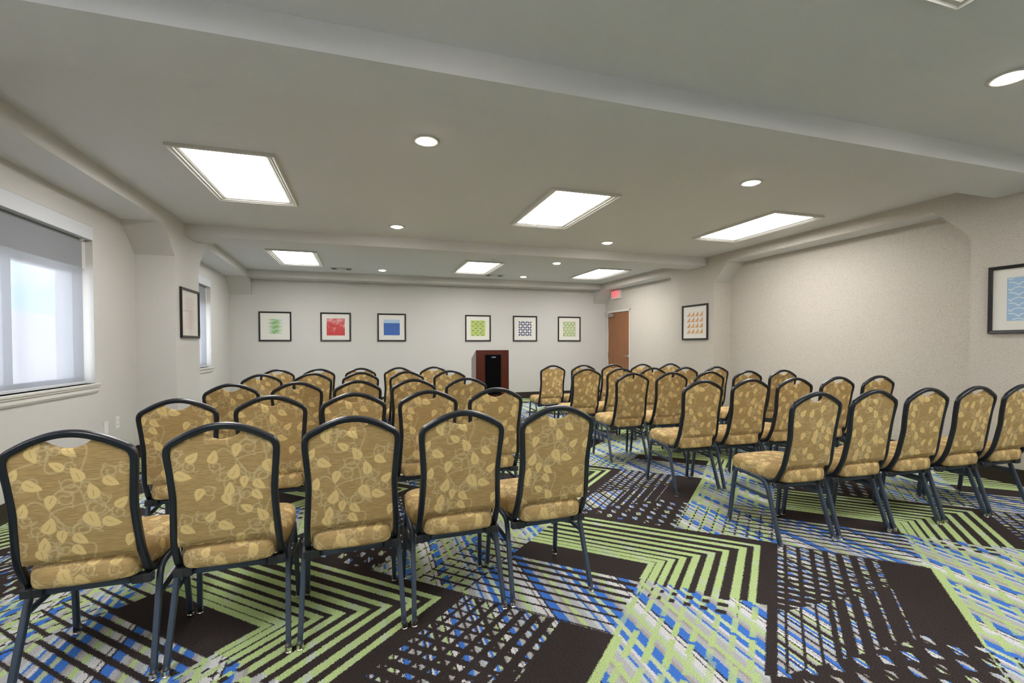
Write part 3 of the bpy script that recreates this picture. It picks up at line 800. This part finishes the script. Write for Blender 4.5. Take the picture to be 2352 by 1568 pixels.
def seat_mesh(name, ox, oy):
    # plan outline: rounded front, waisted between the back tubes, rounded rear
    ctrl = [(0, .236), (.10, .235), (.165, .228), (.198, .205), (.209, .165), (.209, .08), (.205, 0), (.197, -.06), (.178, -.115), (.166, -.15), (.160, -.185), (.142, -.208), (.10, -.218), (.05, -.221), (0, -.222)]
    half = smooth_path([(p[0], p[1], 0) for p in ctrl], 18)
    ring = [(p.x, p.y) for p in half]+[(-p.x, p.y) for p in half[-2:0:-1]]
    R = np.array(ring); n = len(R); c0 = np.array([0, .01])
    NR = 80
    vs = []; pc = []
    d = R-c0; ln = np.hypot(d[:, 0], d[:, 1]); dn = d/ln[:, None]
    for k in range(NR):
        f = k/(NR-1)*.955; P = c0+d*f
        r_ = k/(NR-1)
        crown = .498-.006*(r_**2)-.012*max(0, (r_-.86)/.14)**2
        vs += [(p[0], p[1], crown+.045*(p[1]-.236)*.5) for p in P]; pc += [tuple(p) for p in P]
    side = [(.972, -.022), (.988, -.03), (.998, -.043), (1.0, -.058), (.998, -.072), (.99, -.083), (.975, -.091), (.95, -.096), (.85, -.103), (.5, -.106)]
    side = [(.955, -.0185)]+side
    side = [tuple(np.array(side[int(q)])*(1-q % 1)+np.array(side[min(int(q)+1, len(side)-1)])*(q % 1)) for q in np.arange(.25, len(side)-.99, .25)]
    arc = 0
    for q, (f, dz) in enumerate(side):
        P = c0+d*f; arc += .0029
        vs += [(p[0], p[1], .498+dz+.045*(p[1]-.236)*.5) for p in P]
        pc += [tuple(p) for p in (c0+d*.955+dn*arc)]
    K = NR+len(side)
    fs = [(i*n+j, (i+1)*n+j, (i+1)*n+(j+1) % n, i*n+(j+1) % n) for i in range(K-1) for j in range(n)]
    fs.append(tuple(range((K-1)*n, K*n)))
    me = bpy.data.meshes.new(name); me.from_pydata(vs, [], fs); me.materials.append(M['fabric']); me.polygons.foreach_set('use_smooth', [True]*len(me.polygons))
    A = np.array(pc); set_pattern(me, A[:, 0]*1.0, A[:, 1]*1.0, ox, oy, .8)
    return me
PANELS = [panel('backrest_%d' % i, *q) for i, q in enumerate(((0, 0), (.12, .1), (.24, .22), (.05, .28)))]
SEATS = [seat_mesh('seat_%d' % i, *q) for i, q in enumerate(((.1, .05), (.27, .2)))]

def make_chair():
    r = empty('banquet_chair')
    def add(name, me):
        o = bpy.data.objects.new(name, me); COL.objects.link(o); o.parent = r; return o
    add('backrest', PANELS[0]); add('seat', SEATS[0])
    hp = [(.186, .19, .405), (.186, .05, .397), (.185, -.07, .388), (.184, -.115, .387), (.183, -.15, .40), (.182, -.178, .435), (.180, -.212, .51), (.1735, -.236, .63), (.172, -.246, .69), (.177, -.256, .775), (.183, -.268, .845), (.1815, -.274, .872), (.172, -.278, .891), (.153, -.280, .904), (.112, -.284, .927), (.07, -.287, .944), (.035, -.288, .953), (0, -.289, .956)]
    full = hp+[(-x, y, z) for x, y, z in hp[-2::-1]]
    MB().sweep(smooth_path(full, 5), .024, .027, (1, 0, 0), .006).build('back_frame', M['tube'], r, True)
    for sx in (1, -1):
        X = lambda v: v*sx
        fl = [(X(.2), .03, .391), (X(.2), .11, .398), (X(.2), .145, .3975), (X(.2), .17, .384), (X(.2005), .181, .355), (X(.203), .19, .29), (X(.212), .222, .018)]
        rl = [(X(.2), .03, .391), (X(.2), -.04, .387), (X(.2), -.075, .377), (X(.201), -.1, .352), (X(.203), -.122, .30), (X(.212), -.219, .018)]
        for nm, P, foot in (('leg', fl, (X(.2125), .224)), ('leg', rl, (X(.2125), -.225))):
            lg = MB().sweep(smooth_path(P, 5), .02, .026, (1, 0, 0), .004).build(nm, M['leg'], r, True)
            fx, fy = foot
            MB().lathe([(.0145, .027), (.0145, .011), (.0115, .009), (.0145, .006), (.0145, .0015), (.012, 0)], 16, (fx, fy, 0)).build('glide', M['chrome'], lg)
        MB().sweep([(X(.204), .188, .293), (X(.205), -.122, .278)], .014, .02, (1, 0, 0), .003).build('stretcher', M['leg'], r, True)
        MB().box(X(.165)-.033, X(.165)+.033, -.178, -.142, .352, .386, bev=.004).box(X(.165)-.003, X(.165)+.003, -.180, -.14, .35, .388, bev=.001).build('clamp', M['plastic'], r)
    MB().sweep([(-.2, -.16, .366), (.2, -.16, .366)], .02, .022, (0, 1, 0), .003).build('crossbar', M['leg'], r, True)
    MB().sweep([(-.2, .135, .386), (.2, .135, .386)], .02, .02, (0, 1, 0), .003).build('crossbar', M['leg'], r, True)
    MB().box(-.178, .178, -.1, .2, .391, .402).build('seat_pan', M['plastic'], r)
    return r
chair0 = make_chair()
LXs = [[-.992, -.53, -.064, .406, .875], [-1.0, -.538, -.078, .384, .846], [-1.0, -.537, -.070, .394, .864], [-1.03, -.545, -.058, .44, .935], [-1.045, -.572, -.067, .42, .892]]
LYs = [2.035, 3.05, 4.125, 5.40, 6.43]
RXs = [[2.66, 3.135, 3.61, 4.09, 4.57], [2.675, 3.155, 3.63, 4.12, 4.62], [2.685, 3.16, 3.635, 4.15, 4.65], [2.625, 3.095, 3.56, 4.045, 4.53], [2.625, 3.11, 3.6, 4.095, 4.59]]
RYs = [2.15, 3.185, 4.27, 5.22, 6.31]
ORD = ['first', 'second', 'third', 'fourth', 'fifth']; ROW = ['fifth', 'fourth', 'third', 'second', 'first']
rnd = random.Random(3); k = 0
for blk, XS, YS_, rz0, sl in (('window-side', LXs, LYs, .035, .04), ('door-side', RXs, RYs, -.03, -.025)):
    for ri in range(5):
        for ci in range(5):
            c = chair0 if k == 0 else copy_tree(chair0)
            mean = sum(XS[ri])/5
            y = YS_[ri]+.288+sl*(XS[ri][ci]-mean)
            c.location = (XS[ri][ci], y, 0); c.rotation_euler = (0, 0, rz0+rnd.uniform(-.006, .006))
            end = 'the windows' if blk == 'window-side' else 'the aisle'
            tag(c, 'gold leaf-print banquet chair, %s block, %s row from lectern, %s from %s' % (blk, ROW[ri], ORD[ci], end), 'chair', 'banquet chairs in the %s block' % blk)
            for ch in c.children:
                if ch.name.startswith('backrest'): ch.data = PANELS[(0 if ri == 0 and blk == 'window-side' and ci in (0, 2) else rnd.randrange(4))]
                if ch.name.startswith('seat') and not ch.name.startswith('seat_pan'): ch.data = SEATS[k % 2]
            k += 1
